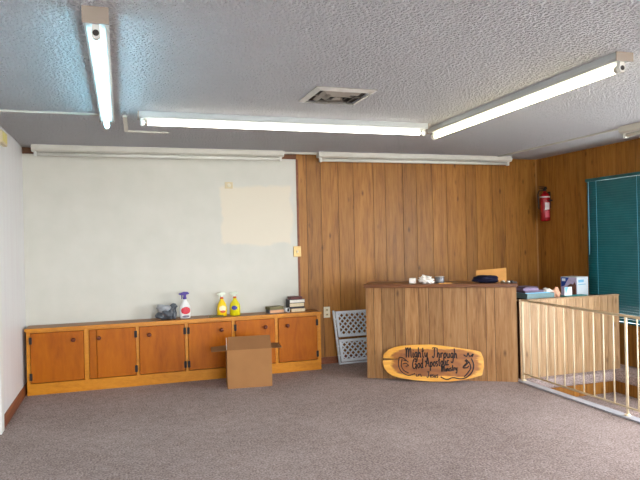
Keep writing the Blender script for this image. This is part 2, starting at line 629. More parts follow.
# stairwell below the floor
ws = struct(box('wall_stairwell', 'seam', None, WX0, WX1 + 0.04, WY1 + 0.04, WY1 + 0.08, -2.2, -0.10))
planks('wood_planks', 'panel', 'x', WY1 + 0.04, -1, seam_run(WX0, WX1 + 0.04), -2.2, -0.10, parent=ws)
w2 = struct(box('wall_stairwell_right', 'seam', None, WX1 + 0.036, WX1 + 0.08, SY, WY1 + 0.04, -2.2, -0.10))
planks('wood_planks', 'panel', 'y', WX1 + 0.036, -1, seam_run(SY, WY1 + 0.034), -2.2, -0.10, parent=w2)
struct(box('wall_stairwell_left', 'panel', None, WX0 - 0.04, WX0, SY, WY1 + 0.04, -2.2, -0.09))
struct(box('wall_stairwell_front', 'panel', None, WX0, WX1 + 0.036, SY - 0.04, SY, -2.2, -0.09))
b = B()
zz, yy = -0.215, WY1 + 0.034
for k in range(9):
    d = 0.62 if k == 0 else 0.27
    bx(b, WX0, WX1 + 0.03, yy - d, yy, -2.2, zz, bevel=0.012)
    yy -= d
    zz -= 0.19
struct(obj('floor_stairs', b, 'carpet'))
b = B()
bx(b, WX0 - 0.065, WX0 + 0.012, SY, WY1 + 0.02, 0.0, 0.014, bevel=0.004)
struct(obj('trim_4', b, 'curb'))

# baseboards, casing
b = B()
prism(b, [(0.0, 0.0), (0.018, 0.0), (0.016, 0.07), (0.006, 0.085), (0.0, 0.085)], -1.345, -0.002)
struct(obj('baseboard_left', b, 'redwood'))
b = B()
bx(b, 2.90, 5.845, -0.018, -0.006, 0, 0.075)
struct(obj('baseboard_back', b, 'redwood'))
b = B()
bx(b, 0.0, 0.024, -1.46, -1.345, 0.0, 2.20, bevel=0.004)
bx(b, 0.0, 0.024, -2.4, -1.345, 2.08, 2.20, bevel=0.004)
struct(obj('trim_5', b, 'casing'))
struct(box('door_1', 'casing', None, 0.0, 0.012, -2.4, -1.46, 0.01, 2.08))

# low panelled partition behind the stairwell
PX0, PX1, PY0, PY1 = 4.50, 5.69, -1.475, -1.43
wp = struct(box('wall_partition', 'seam', None, PX0, PX1, PY0 + 0.006, PY1, 0, 0.745))
planks('wood_planks', 'bleached', 'x', PY0 + 0.006, -1, [4.50, 4.629, 4.744, 4.837, 4.931, 5.05, 5.158, 5.243, 5.317, 5.391, 5.465, 5.553, 5.62, 5.69], 0.0, 0.745, parent=wp, gap=0.004)
b = B()
bx(b, PX0 - 0.005, PX1 + 0.008, PY0 - 0.008, PY1 + 0.006, 0.745, 0.757, bevel=0.003)
obj('cap', b, 'bleached', wp)
box('end_panel', 'bleached', wp, PX1, PX1 + 0.006, PY0 + 0.0, PY1, 0, 0.745)

# ------------------------------------------------------------------ ceiling lights
def lit_fixture(label, lamp, length, loc, rotz, hw=0.05, drop=0.075, h=0.045):
    t = thing('fluorescent_light', label, 'ceiling light', loc, rotz, 'lit fluorescent ceiling lights')
    L = length / 2
    b = B()                                   # folded steel pan: flat against the ceiling, sloped flanks
    prism(b, [(-hw, 0.0), (hw, 0.0), (hw - 0.002, 0.012 - h), (hw - 0.013, -h), (0.013 - hw, -h), (0.002 - hw, 0.012 - h)], -L, L)
    obj('housing', b, 'pan', t)
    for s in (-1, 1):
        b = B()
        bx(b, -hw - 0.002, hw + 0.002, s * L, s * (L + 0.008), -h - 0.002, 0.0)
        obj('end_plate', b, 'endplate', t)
        b = B()
        prism(b, [(-0.013, -h + 0.002), (0.013, -h + 0.002), (0.02, -drop), (0.012, -drop - 0.022), (-0.012, -drop - 0.022), (-0.02, -drop)], s * (L - 0.035), s * (L - 0.012))
        sk = obj('lamp_socket', b, 'socket', t)
        b = B()
        tube(b, [(0, s * (L - 0.014), -drop), (0, s * (L - 0.0105), -drop)], 0.013, 14)
        obj('pin_slot', b, 'ventdark', sk)
    b = B()
    tube(b, [(0, -L + 0.035, -drop), (0, L - 0.035, -drop)], 0.018, 16)
    obj('tube', b, lamp, t)
    for s in (-1, 1):
        b = B()
        tube(b, [(0, s * (L - 0.06), -drop), (0, s * (L - 0.036), -drop)], 0.0185, 16)
        obj('tube_cap', b, 'silver', t)
    return t


lit_fixture('bluish lit fluorescent strip light at left, its end towards the viewer', 'lamp_cool', 2.07, (0.806, -2.80, H), 0, 0.05, 0.1, 0.066)
lit_fixture('long white lit fluorescent strip light parallel to the back wall', 'lamp_neutral', 2.32, (2.185, -1.842, H), R(90), 0.048)
lit_fixture('warm white lit fluorescent strip light on the ceiling between the vent and the blinds', 'lamp_warm', 2.20, (3.468, -2.78, H), R(-1.6), 0.052, 0.078, 0.045)


def unlit_fixture(label, length, loc, rotz):
    t = thing('unlit_fluorescent_light', label, 'ceiling light', loc, rotz, 'unlit fluorescent lights above the walls')
    L = length / 2
    b = B()
    prism(b, [(-0.05, 0.0), (0.05, 0.0), (0.05, -0.045), (0.03, -0.06), (-0.03, -0.06), (-0.05, -0.045)], -L, L)
    obj('housing', b, 'dull_white', t)
    for s in (-1, 1):
        box('lamp_socket', 'socket', t, -0.02, 0.02, s * (L - 0.045), s * (L - 0.018), -0.105, -0.055, bevel=0.004)
    b = B()
    tube(b, [(0, -L + 0.045, -0.082), (0, L - 0.045, -0.082)], 0.018, 14)
    obj('tube', b, 'tube_off', t)
    return t


unlit_fixture('unlit white fluorescent strip along the top of the white wall', 2.44, (1.322, -0.16, H), R(90))
unlit_fixture('unlit white fluorescent strip above the wood panelling behind the counter', 2.44, (4.15, -0.16, H), R(90))
unlit_fixture('unlit fluorescent strip on the ceiling nearest to the blinds', 2.44, (5.20, -3.30, H), 0)

# surface raceways (wire covers) on the ceiling
def raceway(label, pts, w=0.018, h=0.014):
    b = B()
    for (xa, ya), (xb, yb) in zip(pts, pts[1:]):
        d = Vector((xb - xa, yb - ya, 0))
        n = Vector((-d.y, d.x, 0)).normalized() * w / 2
        v = []
        for z in (H, H - h):
            for p in ((xa, ya), (xb, yb)):
                for s in (-1, 1):
                    v.append(b.verts.new((p[0] + s * n.x, p[1] + s * n.y, z)))
        for q in ((0, 1, 3, 2), (4, 5, 7, 6), (0, 1, 5, 4), (2, 3, 7, 6), (0, 2, 6, 4), (1, 3, 7, 5)):
            b.faces.new([v[i] for i in q])
    return tag(obj('wire_raceway', b, 'dull_white'), label, 'wire cover')


raceway('thin white wire cover on the ceiling from left wall to the bluish light', [(0.0, -1.735), (0.75, -1.735)])
raceway('thin white wire cover along the ceiling near the right wall', [(5.17, -0.215), (5.20, -2.075)])
raceway('short white wire cover between the two unlit strips', [(2.545, -0.12), (2.93, -0.12)], 0.03, 0.02)
raceway('L-shaped white wire cover just behind the left end of the long lit strip', [(0.93, -1.72), (0.945, -1.09), (1.29, -1.075)], 0.03, 0.012)

# ceiling vent
t = thing('ceiling_vent', 'square metal ceiling vent with louvred rings between the lights', 'vent', (2.264, -2.645, H))
def ring(bm, ro, zo, ri, zi, th=0.004):
    o_ = [Vector((sx * ro, sy * ro, zo)) for sx, sy in ((-1, -1), (1, -1), (1, 1), (-1, 1))]
    i_ = [Vector((sx * ri, sy * ri, zi)) for sx, sy in ((-1, -1), (1, -1), (1, 1), (-1, 1))]
    up = Vector((0, 0, th))
    ov, iv = [bm.verts.new(p) for p in o_], [bm.verts.new(p) for p in i_]
    ou, iu = [bm.verts.new(p + up) for p in o_], [bm.verts.new(p + up) for p in i_]
    for k in range(4):
        j = (k + 1) % 4
        bm.faces.new((ov[k], ov[j], iv[j], iv[k]))
        bm.faces.new((ou[k], ou[j], iu[j], iu[k]))
        bm.faces.new((ov[k], ov[j], ou[j], ou[k]))
        bm.faces.new((iv[k], iv[j], iu[j], iu[k]))
b = B()
ring(b, 0.205, -0.006, 0.172, -0.020)
ring(b, 0.205, -0.005, 0.203, 0.0)
obj('frame', b, 'alu', t)
b = B()
bx(b, -0.17, 0.17, -0.17, 0.17, -0.003, -0.001)
obj('duct_shade_sheet', b, 'ventdark', t)  # flat dark sheet paints the shade of a deep duct
for ro, ri in ((0.128, 0.108), (0.078, 0.060)):
    b = B()
    ring(b, ro, -0.006, ri, -0.024)
    obj('louvre_ring', b, 'louvre', t)
b = B()
bx(b, -0.03, 0.03, -0.03, 0.03, -0.026, -0.022)
bx(b, -0.17, 0.17, -0.005, 0.005, -0.012, -0.004)
bx(b, -0.005, 0.005, -0.17, 0.17, -0.012, -0.004)
obj('centre_plate', b, 'louvre', t)

# ------------------------------------------------------------------ wall fittings
def plate(name, label, cat, mat, loc, w, h, depth, rotz=0):
    t = thing(name, label, cat, loc, rotz)
    box('cover', mat, t, -w / 2, w / 2, -depth, 0, -h / 2, h / 2, bevel=0.003)
    return t
t = plate('thermostat_plate', 'small beige cover plate high on the white wall above the cream patch', 'wall plate', 'beige', (1.98, -0.012, 1.977), 0.085, 0.07, 0.012)
b = B(); lathe(b, [(0.02, 0), (0.02, 0.004), (0.012, 0.006)], 14)
o = obj('dial', b, 'ivory', t, (0, -0.012, 0)); o.rotation_euler = (R(90), 0, 0)
t = plate('light_switch', 'small brass switch plate on the wood trim at the white wall edge', 'switch', 'gold', (2.715, -0.018, 1.257), 0.085, 0.115, 0.008)
box('toggle', 'ivory', t, -0.008, 0.008, -0.022, -0.008, -0.014, 0.014, bevel=0.002)
t = plate('wall_outlet', 'ivory electrical outlet on the wood panelling between cabinet and gate', 'outlet', 'ivory', (3.045, -0.006, 0.572), 0.075, 0.12, 0.008)
for s in (-1, 1):
    box('socket', 'beige', t, -0.017, 0.017, -0.012, -0.008, s * 0.026 - 0.016, s * 0.026 + 0.016, bevel=0.002)
    box('socket_slot', 'dark_metal', t, -0.008, 0.008, -0.0125, -0.0115, s * 0.026 - 0.005, s * 0.026 + 0.005)
t = thing('door_chime', 'yellowed plastic box at the top of the left wall', 'wall box', (0, -1.14, 2.228))
box('cover', 'beige', t, 0, 0.035, -0.11, 0.11, -0.052, 0.05, bevel=0.005)
box('front_panel', 'yellowed', t, 0.035, 0.038, -0.095, 0.085, -0.032, 0.04)

# fire extinguisher
t = thing('fire_extinguisher', 'red fire extinguisher hanging on the right wall left of the blinds', 'fire extinguisher', (5.795, -0.25, 1.545))
b = B()
lathe(b, [(0.03, 0.0), (0.052, 0.006), (0.058, 0.02), (0.058, 0.29), (0.054, 0.315), (0.04, 0.338), (0.022, 0.348), (0.02, 0.365)], 24)
obj('cylinder', b, 'red', t)
b = B()
lathe(b, [(0.0585, 0.285), (0.0592, 0.287), (0.0592, 0.300), (0.057, 0.302)], 24)
obj('neck_band', b, 'gauge', t)
b = B()
lathe(b, [(0.017, 0.362), (0.02, 0.366), (0.02, 0.392), (0.012, 0.396)], 14)
bx(b, -0.075, 0.03, -0.012, 0.012, 0.392, 0.400, bevel=0.002)
bx(b, -0.085, 0.02, -0.011, 0.011, 0.414, 0.421, bevel=0.002)
bx(b, 0.0, 0.022, -0.011, 0.011, 0.396, 0.418)
o = obj('valve_handle', b, 'dark_metal', t)
b = B()
for k in range(8):
    a0 = R(232 + k * 7)
    a1 = R(232 + (k + 1) * 7)
    v = [b.verts.new((0.0592 * math.cos(a), 0.0592 * math.sin(a), z)) for a, z in ((a0, 0.14), (a1, 0.14), (a1, 0.225), (a0, 0.225))]
    b.faces.new(v)
obj('instruction_label', b, 'gauge', t)
b = B()
for k in range(8):
    a0 = R(232 + k * 7)
    a1 = R(232 + (k + 1) * 7)
    v = [b.verts.new((0.0592 * math.cos(a), 0.0592 * math.sin(a), z)) for a, z in ((a0, 0.045), (a1, 0.045), (a1, 0.128), (a0, 0.128))]
    b.faces.new(v)
obj('lower_label', b, 'pinkstick', t)
b = B()
tube(b, [(-0.02, 0.01, 0.38), (-0.06, 0.03, 0.37), (-0.072, 0.035, 0.33), (-0.07, 0.03, 0.22), (-0.068, 0.028, 0.15)], 0.007, 8)
obj('hose', b, 'black_iron', t)
b = B()
bx(b, 0.056, 0.069, -0.02, 0.02, 0.16, 0.36)
bx(b, -0.0, 0.06, -0.063, -0.059, 0.24, 0.26)
bx(b, -0.0, 0.06, 0.059, 0.063, 0.24, 0.26)
obj('wall_bracket', b, 'dark_metal', t)

# blinds
t = thing('window_blinds', 'dark teal venetian blinds covering the window on the right wall', 'blinds', (XR - 0.03, (H1[0] + H1[1]) / 2, 0))
hw = (H1[1] - H1[0]) / 2 + 0.02
box('head_rail', 'blind', t, -0.02, 0.024, -hw, hw, 1.955, 1.99, bevel=0.003)
b = B()
nsl = 57
for k in range(nsl):
    zc = 1.940 - k * 0.0262
    a = R(67)
    w = 0.0148
    pts = []
    for q in range(4):
        u = -1 + 2 * q / 3
        c = 0.0036 * (1 - u * u)
        pts.append((u * w * math.cos(a) + c * math.sin(a), -u * w * math.sin(a) + c * math.cos(a)))
    lo = [[b.verts.new((px, y, zc + pz)) for px, pz in pts] for y in (-hw, hw)]
    hi = [[b.verts.new((px, y, zc + pz + 0.0006)) for px, pz in pts] for y in (-hw, hw)]
    for q in range(3):
        for s in (lo, hi):
            f = b.faces.new((s[0][q], s[0][q + 1], s[1][q + 1], s[1][q])); f.smooth = True
    for q in (0, 3):
        b.faces.new((lo[0][q], lo[1][q], hi[1][q], hi[0][q]))
obj('slats', b, 'blind', t)
zb = 1.940 - nsl * 0.0262
box('bottom_rail', 'blind', t, -0.014, 0.014, -hw, hw, zb - 0.012, zb + 0.006, bevel=0.003)
for yy in (hw - 0.16, 0.0, -hw + 0.16):
    b = B()
    tube(b, [(-0.016, yy, 1.955), (-0.016, yy, zb)], 0.0016, 6)
    obj('ladder_cord', b, 'ltblue', t)
b = B()
tube(b, [(-0.03, hw - 0.06, 1.955), (-0.034, hw - 0.06, 1.15)], 0.004, 8)
obj('tilt_wand', b, 'ltblue', t)

# ------------------------------------------------------------------ long base cabinet
CX0, CX1, CYF, CH = 0.035, 2.885, -0.264, 0.618
t = thing('base_cabinet', 'long low orange wood cabinet with six doors against the white wall', 'cabinet', (0, 0, 0))
def cz(x):
    return 0.0
b = B()
lay = b.faces.layers.float.new('plank')
st = [(CX0, 0.066), (0.533, 0.574), (1.003, 1.029), (1.469, 1.497), (1.938, 1.967), (2.387, 2.418), (2.847, CX1)]
for a, c in st:
    bx(b, a, c, CYF, CYF + 0.02, 0.10, 0.575)
bx(b, CX0, CX1, CYF, CYF + 0.02, 0.575, CH - 0.012)
bx(b, CX0, CX1, CYF - 0.002, CYF + 0.02, 0.0, 0.105)
bx(b, CX0, CX0 + 0.02, CYF + 0.02, -0.014, 0.0, CH - 0.012)
bx(b, CX1 - 0.02, CX1, CYF + 0.02, -0.014, 0.0, CH - 0.012)
bx(b, CX0 + 0.02, CX1 - 0.02, -0.03, -0.014, 0.0, CH - 0.012)
bx(b, CX0 + 0.02, CX1 - 0.02, CYF + 0.02, -0.03, 0.09, 0.10)
obj('carcass', b, 'cab', t)
b = B()
bx(b, CX0 - 0.01, CX1 + 0.008, CYF - 0.008, -0.014, CH - 0.012, CH, bevel=0.003)
obj('worktop', b, 'cabtop', t)
box('front_edging', 'cab', t, CX0 - 0.012, CX1 + 0.01, CYF - 0.016, CYF - 0.008, CH - 0.03, CH - 0.001, bevel=0.002)
doors = [(0.066, 0.533, 'l', 0.44), (0.574, 1.003, 'r', 0.665), (1.029, 1.469, 'r', 1.124), (1.497, 1.938, 'l', 1.826), (1.967, 2.387, 'l', 2.281), (2.418, 2.847, 'r', 2.516)]
rnd = random.Random(3)
for i, (a, c, hs, kx) in enumerate(doors):
    b = B()
    lay = b.faces.layers.float.new('plank')
    a2 = a + 0.072 if i == 1 else a + 0.004
    vs = bx(b, a2, c - 0.004, CYF - 0.010, CYF + 0.008, 0.112, 0.572, bevel=0.003)
    tone = rnd.random()
    for f in b.faces: f[lay] = tone
    if i == 1:
        vs = bx(b, a + 0.004, a2 - 0.004, CYF - 0.008, CYF + 0.008, 0.112, 0.572, bevel=0.002)
    d = obj('door', b, 'door', t)
    b = B()
    lathe(b, [(0.008, 0.0), (0.008, 0.012), (0.016, 0.018), (0.021, 0.026), (0.019, 0.034), (0.008, 0.038)], 18)
    k = obj('knob', b, 'knob', d, (kx, CYF - 0.010, 0.493))
    k.rotation_euler = (R(90), 0, 0)
    for hz in (0.505, 0.172):
        xh = c - 0.004 if hs == 'r' else a2
        b = B()
        bx(b, xh - 0.013, xh + 0.013, CYF - 0.0135, CYF - 0.0095, hz - 0.032, hz + 0.032, bevel=0.001)
        tube(b, [(xh, CYF - 0.014, hz - 0.034), (xh, CYF - 0.014, hz + 0.034)], 0.004, 8)
        obj('hinge', b, 'black_iron', d)

# ------------------------------------------------------------------ things on the cabinet
CT = CH
def crumple(bm, c, r, seed, amp=0.35, freq=6.0, sub=4, flat=0.0):
    v = bmesh.ops.create_icosphere(bm, subdivisions=sub, radius=1.0)['verts']
    off = Vector((seed * 3.1, seed * 1.7, seed))
    for p in v:
        d = p.co.copy()
        n1 = noise.noise(d * freq * 0.35 + off)
        n2 = abs(noise.noise(d * freq + off * 2))
        k = 1 + amp * n1 * 1.3 - amp * n2
        p.co = Vector((c[0] + d.x * r[0] * k, c[1] + d.y * r[1] * k, max(c[2] + d.z * r[2] * k, flat)))
    for f in bm.faces: f.smooth = True

t = thing('plastic_bag', 'crumpled dark grey plastic bag lying on the cabinet', 'bag', (1.325, -0.15, CT))
b = B()
crumple(b, (-0.03, 0, 0.05), (0.092, 0.085, 0.06), 1, 0.38, 3)
crumple(b, (0.035, 0.0, 0.06), (0.055, 0.07, 0.085), 4, 0.4, 3)
obj('bag_body', b, 'bag', t)
b = B()
crumple(b, (-0.05, -0.03, 0.115), (0.06, 0.045, 0.04), 2, 0.5, 3, 3)
obj('bag_handle', b, 'bagpale', t)
b = B()
crumple(b, (0.05, -0.01, 0.13), (0.042, 0.03, 0.028), 7, 0.5, 3, 3)
obj('bag_handle', b, 'bag', t)


def spray_bottle(label, loc, rotz, bodymat, headmat, group, band=None, labmat='palelab', spot=None, scale=1.0, prof=None):
    t = thing('spray_bottle', label, 'spray bottle', loc, rotz, group)
    s = scale
    b = B()
    prof = prof or [(0.036, 0.0), (0.041, 0.004), (0.042, 0.06), (0.040, 0.10), (0.033, 0.135), (0.020, 0.165), (0.014, 0.18), (0.014, 0.195)]
    lathe(b, [(r_ * s * 1.34, z * s) for r_, z in prof], 22, 1.0, 0.68)
    obj('bottle_body', b, bodymat, t)
    b = B()
    lathe(b, [(0.018 * s, 0.188 * s), (0.019 * s, 0.19 * s), (0.018 * s, 0.207 * s), (0.012 * s, 0.21 * s)], 16)
    hd = obj('screw_collar', b, band or headmat, t)
    b = B()
    prism(b, [(x * s, z * s) for x, z in ((-0.048, 0.232), (-0.046, 0.250), (-0.01, 0.262), (0.03, 0.258), (0.044, 0.245), (0.036, 0.236), (0.013, 0.232), (0.011, 0.208), (-0.011, 0.208), (-0.013, 0.230))], -0.011 * s, 0.011 * s)
    h = obj('spray_head', b, headmat, t)
    b = B()
    tube(b, [(-0.022 * s, 0, 0.236 * s), (-0.03 * s, 0, 0.222 * s), (-0.028 * s, 0, 0.205 * s), (-0.034 * s, 0, 0.19 * s)], [0.006 * s, 0.005 * s, 0.005 * s, 0.003 * s], 8)
    obj('trigger', b, headmat, h)
    b = B()
    tube(b, [(-0.046 * s, 0, 0.241 * s), (-0.058 * s, 0, 0.241 * s)], 0.008 * s, 10)
    obj('nozzle', b, headmat, h)
    # printed labels wrap the body's curve
    for (zc, rz, rxx, mt) in (spot or []):
        b = B()
        rows = []
        for q in range(9):
            zt = -1 + q / 4
            zz = zc + rz * zt
            half = rxx * math.sqrt(max(0.02, 1 - zt * zt)) if rz < 0.05 else rxx
            rr = 0
            for (r0, z0), (r1, z1) in zip(prof, prof[1:]):
                if z0 <= zz <= z1:
                    rr = r0 + (r1 - r0) * (zz - z0) / (z1 - z0)
            row = []
            for k in range(9):
                u = (-1 + k / 4) * half
                row.append(b.verts.new((rr * 1.34 * s * math.sin(u) * 1.01, -rr * 1.34 * s * 0.68 * math.cos(u) - 0.0012, zz * s)))
            rows.append(row)
        for q in range(8):
            for k in range(8):
                f = b.faces.new((rows[q][k], rows[q][k + 1], rows[q + 1][k + 1], rows[q + 1][k])); f.smooth = True
        obj('label', b, mt, t)
    return t


big = [(0.034, 0.0), (0.040, 0.004), (0.041, 0.03), (0.042, 0.08), (0.038, 0.12), (0.026, 0.15), (0.017, 0.17), (0.014, 0.18), (0.014, 0.195)]
spray_bottle('white spray bottle with purple trigger and red oval label beside the grey bag', (1.483, -0.16, CT), R(10), 'white_plastic', 'purple', 'spray bottles on the cabinet',
             spot=[(0.078, 0.036, 0.95, 'redlab'), (0.020, 0.012, 0.7, 'greylab')], scale=1.02, prof=big)
spray_bottle('left yellow spray bottle with orange band, near the flat dark pad', (1.858, -0.15, CT), R(8), 'yellow', 'clear', 'spray bottles on the cabinet', 'orange',
             spot=[(0.085, 0.03, 0.8, 'palelab'), (0.05, 0.014, 0.6, 'orange')], scale=0.93)
spray_bottle('right lime yellow spray bottle with blue round label', (1.993, -0.15, CT), R(-20), 'lime', 'clear', 'spray bottles on the cabinet', 'orange',
             spot=[(0.085, 0.024, 0.6, 'bluelab')], scale=0.93, prof=[(0.040, 0.0), (0.044, 0.004), (0.044, 0.09), (0.040, 0.125), (0.028, 0.15), (0.018, 0.168), (0.014, 0.18), (0.014, 0.195)])
b = B()
bx(b, -0.075, 0.075, -0.03, 0.03, 0, 0.012, bevel=0.004)
o = tag(obj('scouring_pad', b, 'bk_olive', None, (1.79, -0.20, CT)), 'flat dark green pad lying in front of the left yellow bottle', 'pad')
o.rotation_euler = (0, 0, R(-4))


def book(label, loc, rotz, w, d, h, cover, pages, group):
    t = thing('book', label, 'book', loc, rotz, group)
    b = B()
    c = 0.003
    bx(b, -w / 2, w / 2, -d / 2, d / 2, 0, c)
    bx(b, -w / 2, w / 2, -d / 2, d / 2, h - c, h)
    bx(b, -w / 2, -w / 2 + c, -d / 2, d / 2, c, h - c)
    obj('cover', b, cover, t)
    box('pages', pages, t, -w / 2 + c, w / 2 - 0.005, -d / 2 + 0.004, d / 2 - 0.004, c, h - c)
    return t


g = 'books lying on the cabinet'
book('peach-edged book lying under the olive book on the cabinet', (2.425, -0.14, CT), R(8), 0.165, 0.11, 0.036, 'bk_slate', 'bk_peach', g)
book('olive book on top of the shorter pile on the cabinet', (2.42, -0.14, CT + 0.036), R(12), 0.165, 0.11, 0.03, 'bk_olive', 'bk_olive', g)
z = CT
for label, h, cov, pg, w, dx in (('tan book at the bottom of the taller pile', 0.038, 'bk_tan', 'pages', 0.165, 0.015),
                                ('thin dark book second from bottom of the taller pile', 0.016, 'bk_dark', 'bk_dark', 0.165, 0.0),
                                ('cream-paged dark book in the middle of the taller pile', 0.042, 'bk_dark', 'pages', 0.17, 0.0),
                                ('white-paged dark book second from top of the taller pile', 0.036, 'bk_dark', 'pages_w', 0.175, 0.004),
                                ('maroon book on top of the taller pile', 0.028, 'bk_maroon', 'bk_maroon', 0.13, 0.0)):
    book(label, (2.645 + dx, -0.14, z), R(4), w, 0.12, h, cov, pg, g)
    z += h
t = thing('white_cup', 'small white cup on its side between the two book piles', 'cup', (2.535, -0.17, CT + 0.026), R(35))
b = B()
prof = [(0.02, -0.04), (0.026, 0.035), (0.0235, 0.036), (0.018, -0.03)]
rings = []
for r_, yv in prof:
    rings.append([b.verts.new((r_ * math.cos(2 * math.pi * k / 18), -yv, r_ * math.sin(2 * math.pi * k / 18))) for k in range(18)])
for i in range(3):
    for k in range(18):
        f = b.faces.new((rings[i][k], rings[i][(k + 1) % 18], rings[i + 1][(k + 1) % 18], rings[i + 1][k])); f.smooth = True
b.faces.new(rings[0]); 
obj('cup_wall', b, 'white_plastic', t)
b = B()
tube(b, [(0, -0.030, 0), (0, 0.02, 0)], 0.0195, 16)
obj('inside_shade', b, 'ventdark', t)  # dark plug paints the shade inside the open cup
t['label'] = 'small white cup on its side between the two book piles'

# ------------------------------------------------------------------ cardboard box
t = thing('cardboard_box', 'open brown cardboard box on the carpet in front of the cabinet', 'box', (2.030, -0.615, 0), R(-6.5))
w, d, h, th = 0.210, 0.15, 0.360, 0.004
b = B()
bx(b, -w, w, -d, d, 0, th)
bx(b, -w, w, -d, -d + th, th, h)
bx(b, -w, w, d - th, d, th, h)
bx(b, -w, -w + th, -d + th, d - th, th, h)
bx(b, w - th, w, -d + th, d - th, th, h)
obj('box_body', b, 'cardboard', t)
def flap(name, mat, p0, p1, out, th=0.004):
    """a flap hinged on edge p0-p1, reaching by the vector out (slightly tapered)"""
    b = B()
    p0, p1, out = Vector(p0), Vector(p1), Vector(out)
    n = (p1 - p0).cross(out).normalized() * th / 2
    e = (p1 - p0) * 0.03
    v = []
    for s in (-1, 1):
        for p in (p0, p1, p1 + out - e, p0 + out + e):
            v.append(b.verts.new(p + n * s))
    for q in ((0, 1, 2, 3), (4, 5, 6, 7), (0, 1, 5, 4), (1, 2, 6, 5), (2, 3, 7, 6), (3, 0, 4, 7)):
        b.faces.new([v[i] for i in q])
    return obj(name, b, mat, t)
flap('front_flap', 'cardboard_in', (-w, -d + 0.002, h), (w, -d + 0.002, h), (0, 0.012, 0.125))
flap('back_flap', 'cardboard_in', (-w, d - 0.002, h), (w, d - 0.002, h), (0, 0.10, -0.05))
flap('side_flap', 'cardboard_in', (-w + 0.002, -d, h), (-w + 0.002, d, h), (-0.145, 0.0, -0.008))
flap('side_flap', 'cardboard_in', (w - 0.002, -d, h), (w - 0.002, d, h), (0.105, 0.0, 0.0))
flap('tape_strip', 'tape', (-w - 0.002, -d + 0.004, h), (-w - 0.002, -d + 0.035, h), (0.0, 0.012, 0.115))

# ------------------------------------------------------------------ bar counter
CA = math.atan2(-0.508, 0.861)
CO = Vector((3.179, -0.844, 0))
def cw(x, y, z):
    return Vector((CO.x + x * 0.861 + y * 0.508, CO.y - x * 0.508 + y * 0.861, z))
t = thing('bar_counter', 'tall wood-panelled bar counter with dark wood top facing the room', 'counter', CO, CA)
CL, CB = 1.418, 0.893
b = B()
bx(b, 0.004, CL - 0.004, 0.006, 0.10, 0, CB)
bx(b, 0.004, 0.05, 0.10, 0.33, 0, CB)
obj('frame', b, 'seam', t)
planks('front_panelling', 'counter', 'x', 0.006, -1, [0.0, 0.073, 0.152, 0.28, 0.377, 0.512, 0.608, 0.741, 0.966, 1.142, 1.224, CL], 0.0, CB, parent=t, gap=0.004)
for xa, xb, yb in ((CL - 0.004, CL + 0.006, 0.10), (-0.006, 0.004, 0.33)):
    box('end_panel', 'counter', t, xa, xb, 0.0, yb, 0, CB)
b = B()
bx(b, -0.018, CL + 0.018, -0.035, 0.36, CB, CB + 0.036, bevel=0.005)
obj('counter_top', b, 'dkwood', t)
CTZ = CB + 0.036

# on the counter
def on_counter(x, y): 
    p = cw(x, y, CTZ)
    return (p.x, p.y, p.z)
b = B()
bx(b, -0.033, 0.033, -0.025, 0.025, 0, 0.052, bevel=0.006)
o = tag(obj('white_carton', b, 'tissue', None, on_counter(0.455, 0.07)), 'tiny white box at the left of the items on the bar counter', 'box')
o.rotation_euler = (0, 0, CA)
b = B()
crumple(b, (0, 0, 0.03), (0.075, 0.05, 0.042), 11, 0.5, 8)
o = tag(obj('crumpled_tissue', b, 'tissue', None, on_counter(0.585, 0.06)), 'crumpled white tissue on the bar counter beside the grey tin', 'tissue')
o.rotation_euler = (0, 0, CA)
t = thing('tin_can', 'low grey tin with pale rim on the bar counter', 'tin', on_counter(0.715, 0.12))
b = B(); lathe(b, [(0.043, 0), (0.045, 0.004), (0.045, 0.056), (0.043, 0.058)], 24); obj('can_wall', b, 'tin', t)
b = B(); lathe(b, [(0.046, 0.056), (0.0475, 0.059), (0.046, 0.064), (0.04, 0.062)], 24); obj('lid', b, 'silver', t)
b = B()
bx(b, -0.07, 0.07, -0.012, 0.012, 0, 0.008, bevel=0.002)
o = tag(obj('wooden_stick', b, 'tan', None, on_counter(0.77, 0.0)), 'short tan wooden stick on the bar counter edge right of the tin', 'stick')
o.rotation_euler = (0, 0, CA + R(25))
b = B()
crumple(b, (0, 0, 0.035), (0.128, 0.07, 0.048), 5, 0.22, 5)
for v in b.verts:
    v.co.z = min(v.co.z, 0.072 + 0.1 * (v.co.z - 0.072))
o = tag(obj('navy_pouch', b, 'navy', None, on_counter(1.15, 0.08)), 'dark navy cloth pouch lying on the bar counter', 'pouch')
o.rotation_euler = (0, 0, CA)
b = B()
prism(b, [(-0.14, 0.0), (0.15, 0.0), (0.148, 0.135), (-0.135, 0.112)], -0.006, 0.006)
o = tag(obj('wood_sheet', b, 'tan', None, on_counter(1.205, 0.215)), 'tan wooden board standing behind the navy pouch on the counter', 'board')
o.rotation_euler = (R(-6), 0, CA)
t = thing('key_ring', 'small bunch of silver keys on the counter right of the navy pouch', 'keys', on_counter(1.345, 0.03), CA)
b = B()
tube(b, [(0.02 * math.cos(a), 0.02 * math.sin(a), 0.004) for a in [2 * math.pi * k / 16 for k in range(17)]], 0.0025, 6, cap=False)
obj('ring', b, 'silver', t)
for k, (dx, dy, rz) in enumerate(((0.04, 0.0, 0.1), (-0.03, 0.02, 2.0), (0.01, -0.03, 1.2))):
    b = B()
    lathe(b, [(0.014, 0.0), (0.014, 0.022), (0.012, 0.024)], 12)
    bx(b, 0.01, 0.05, -0.004, 0.004, 0.0, 0.014)
    o = obj('key', b, 'silver' if k else 'dark_metal', t, (dx, dy, 0.0)); o.rotation_euler = (0, 0, rz)

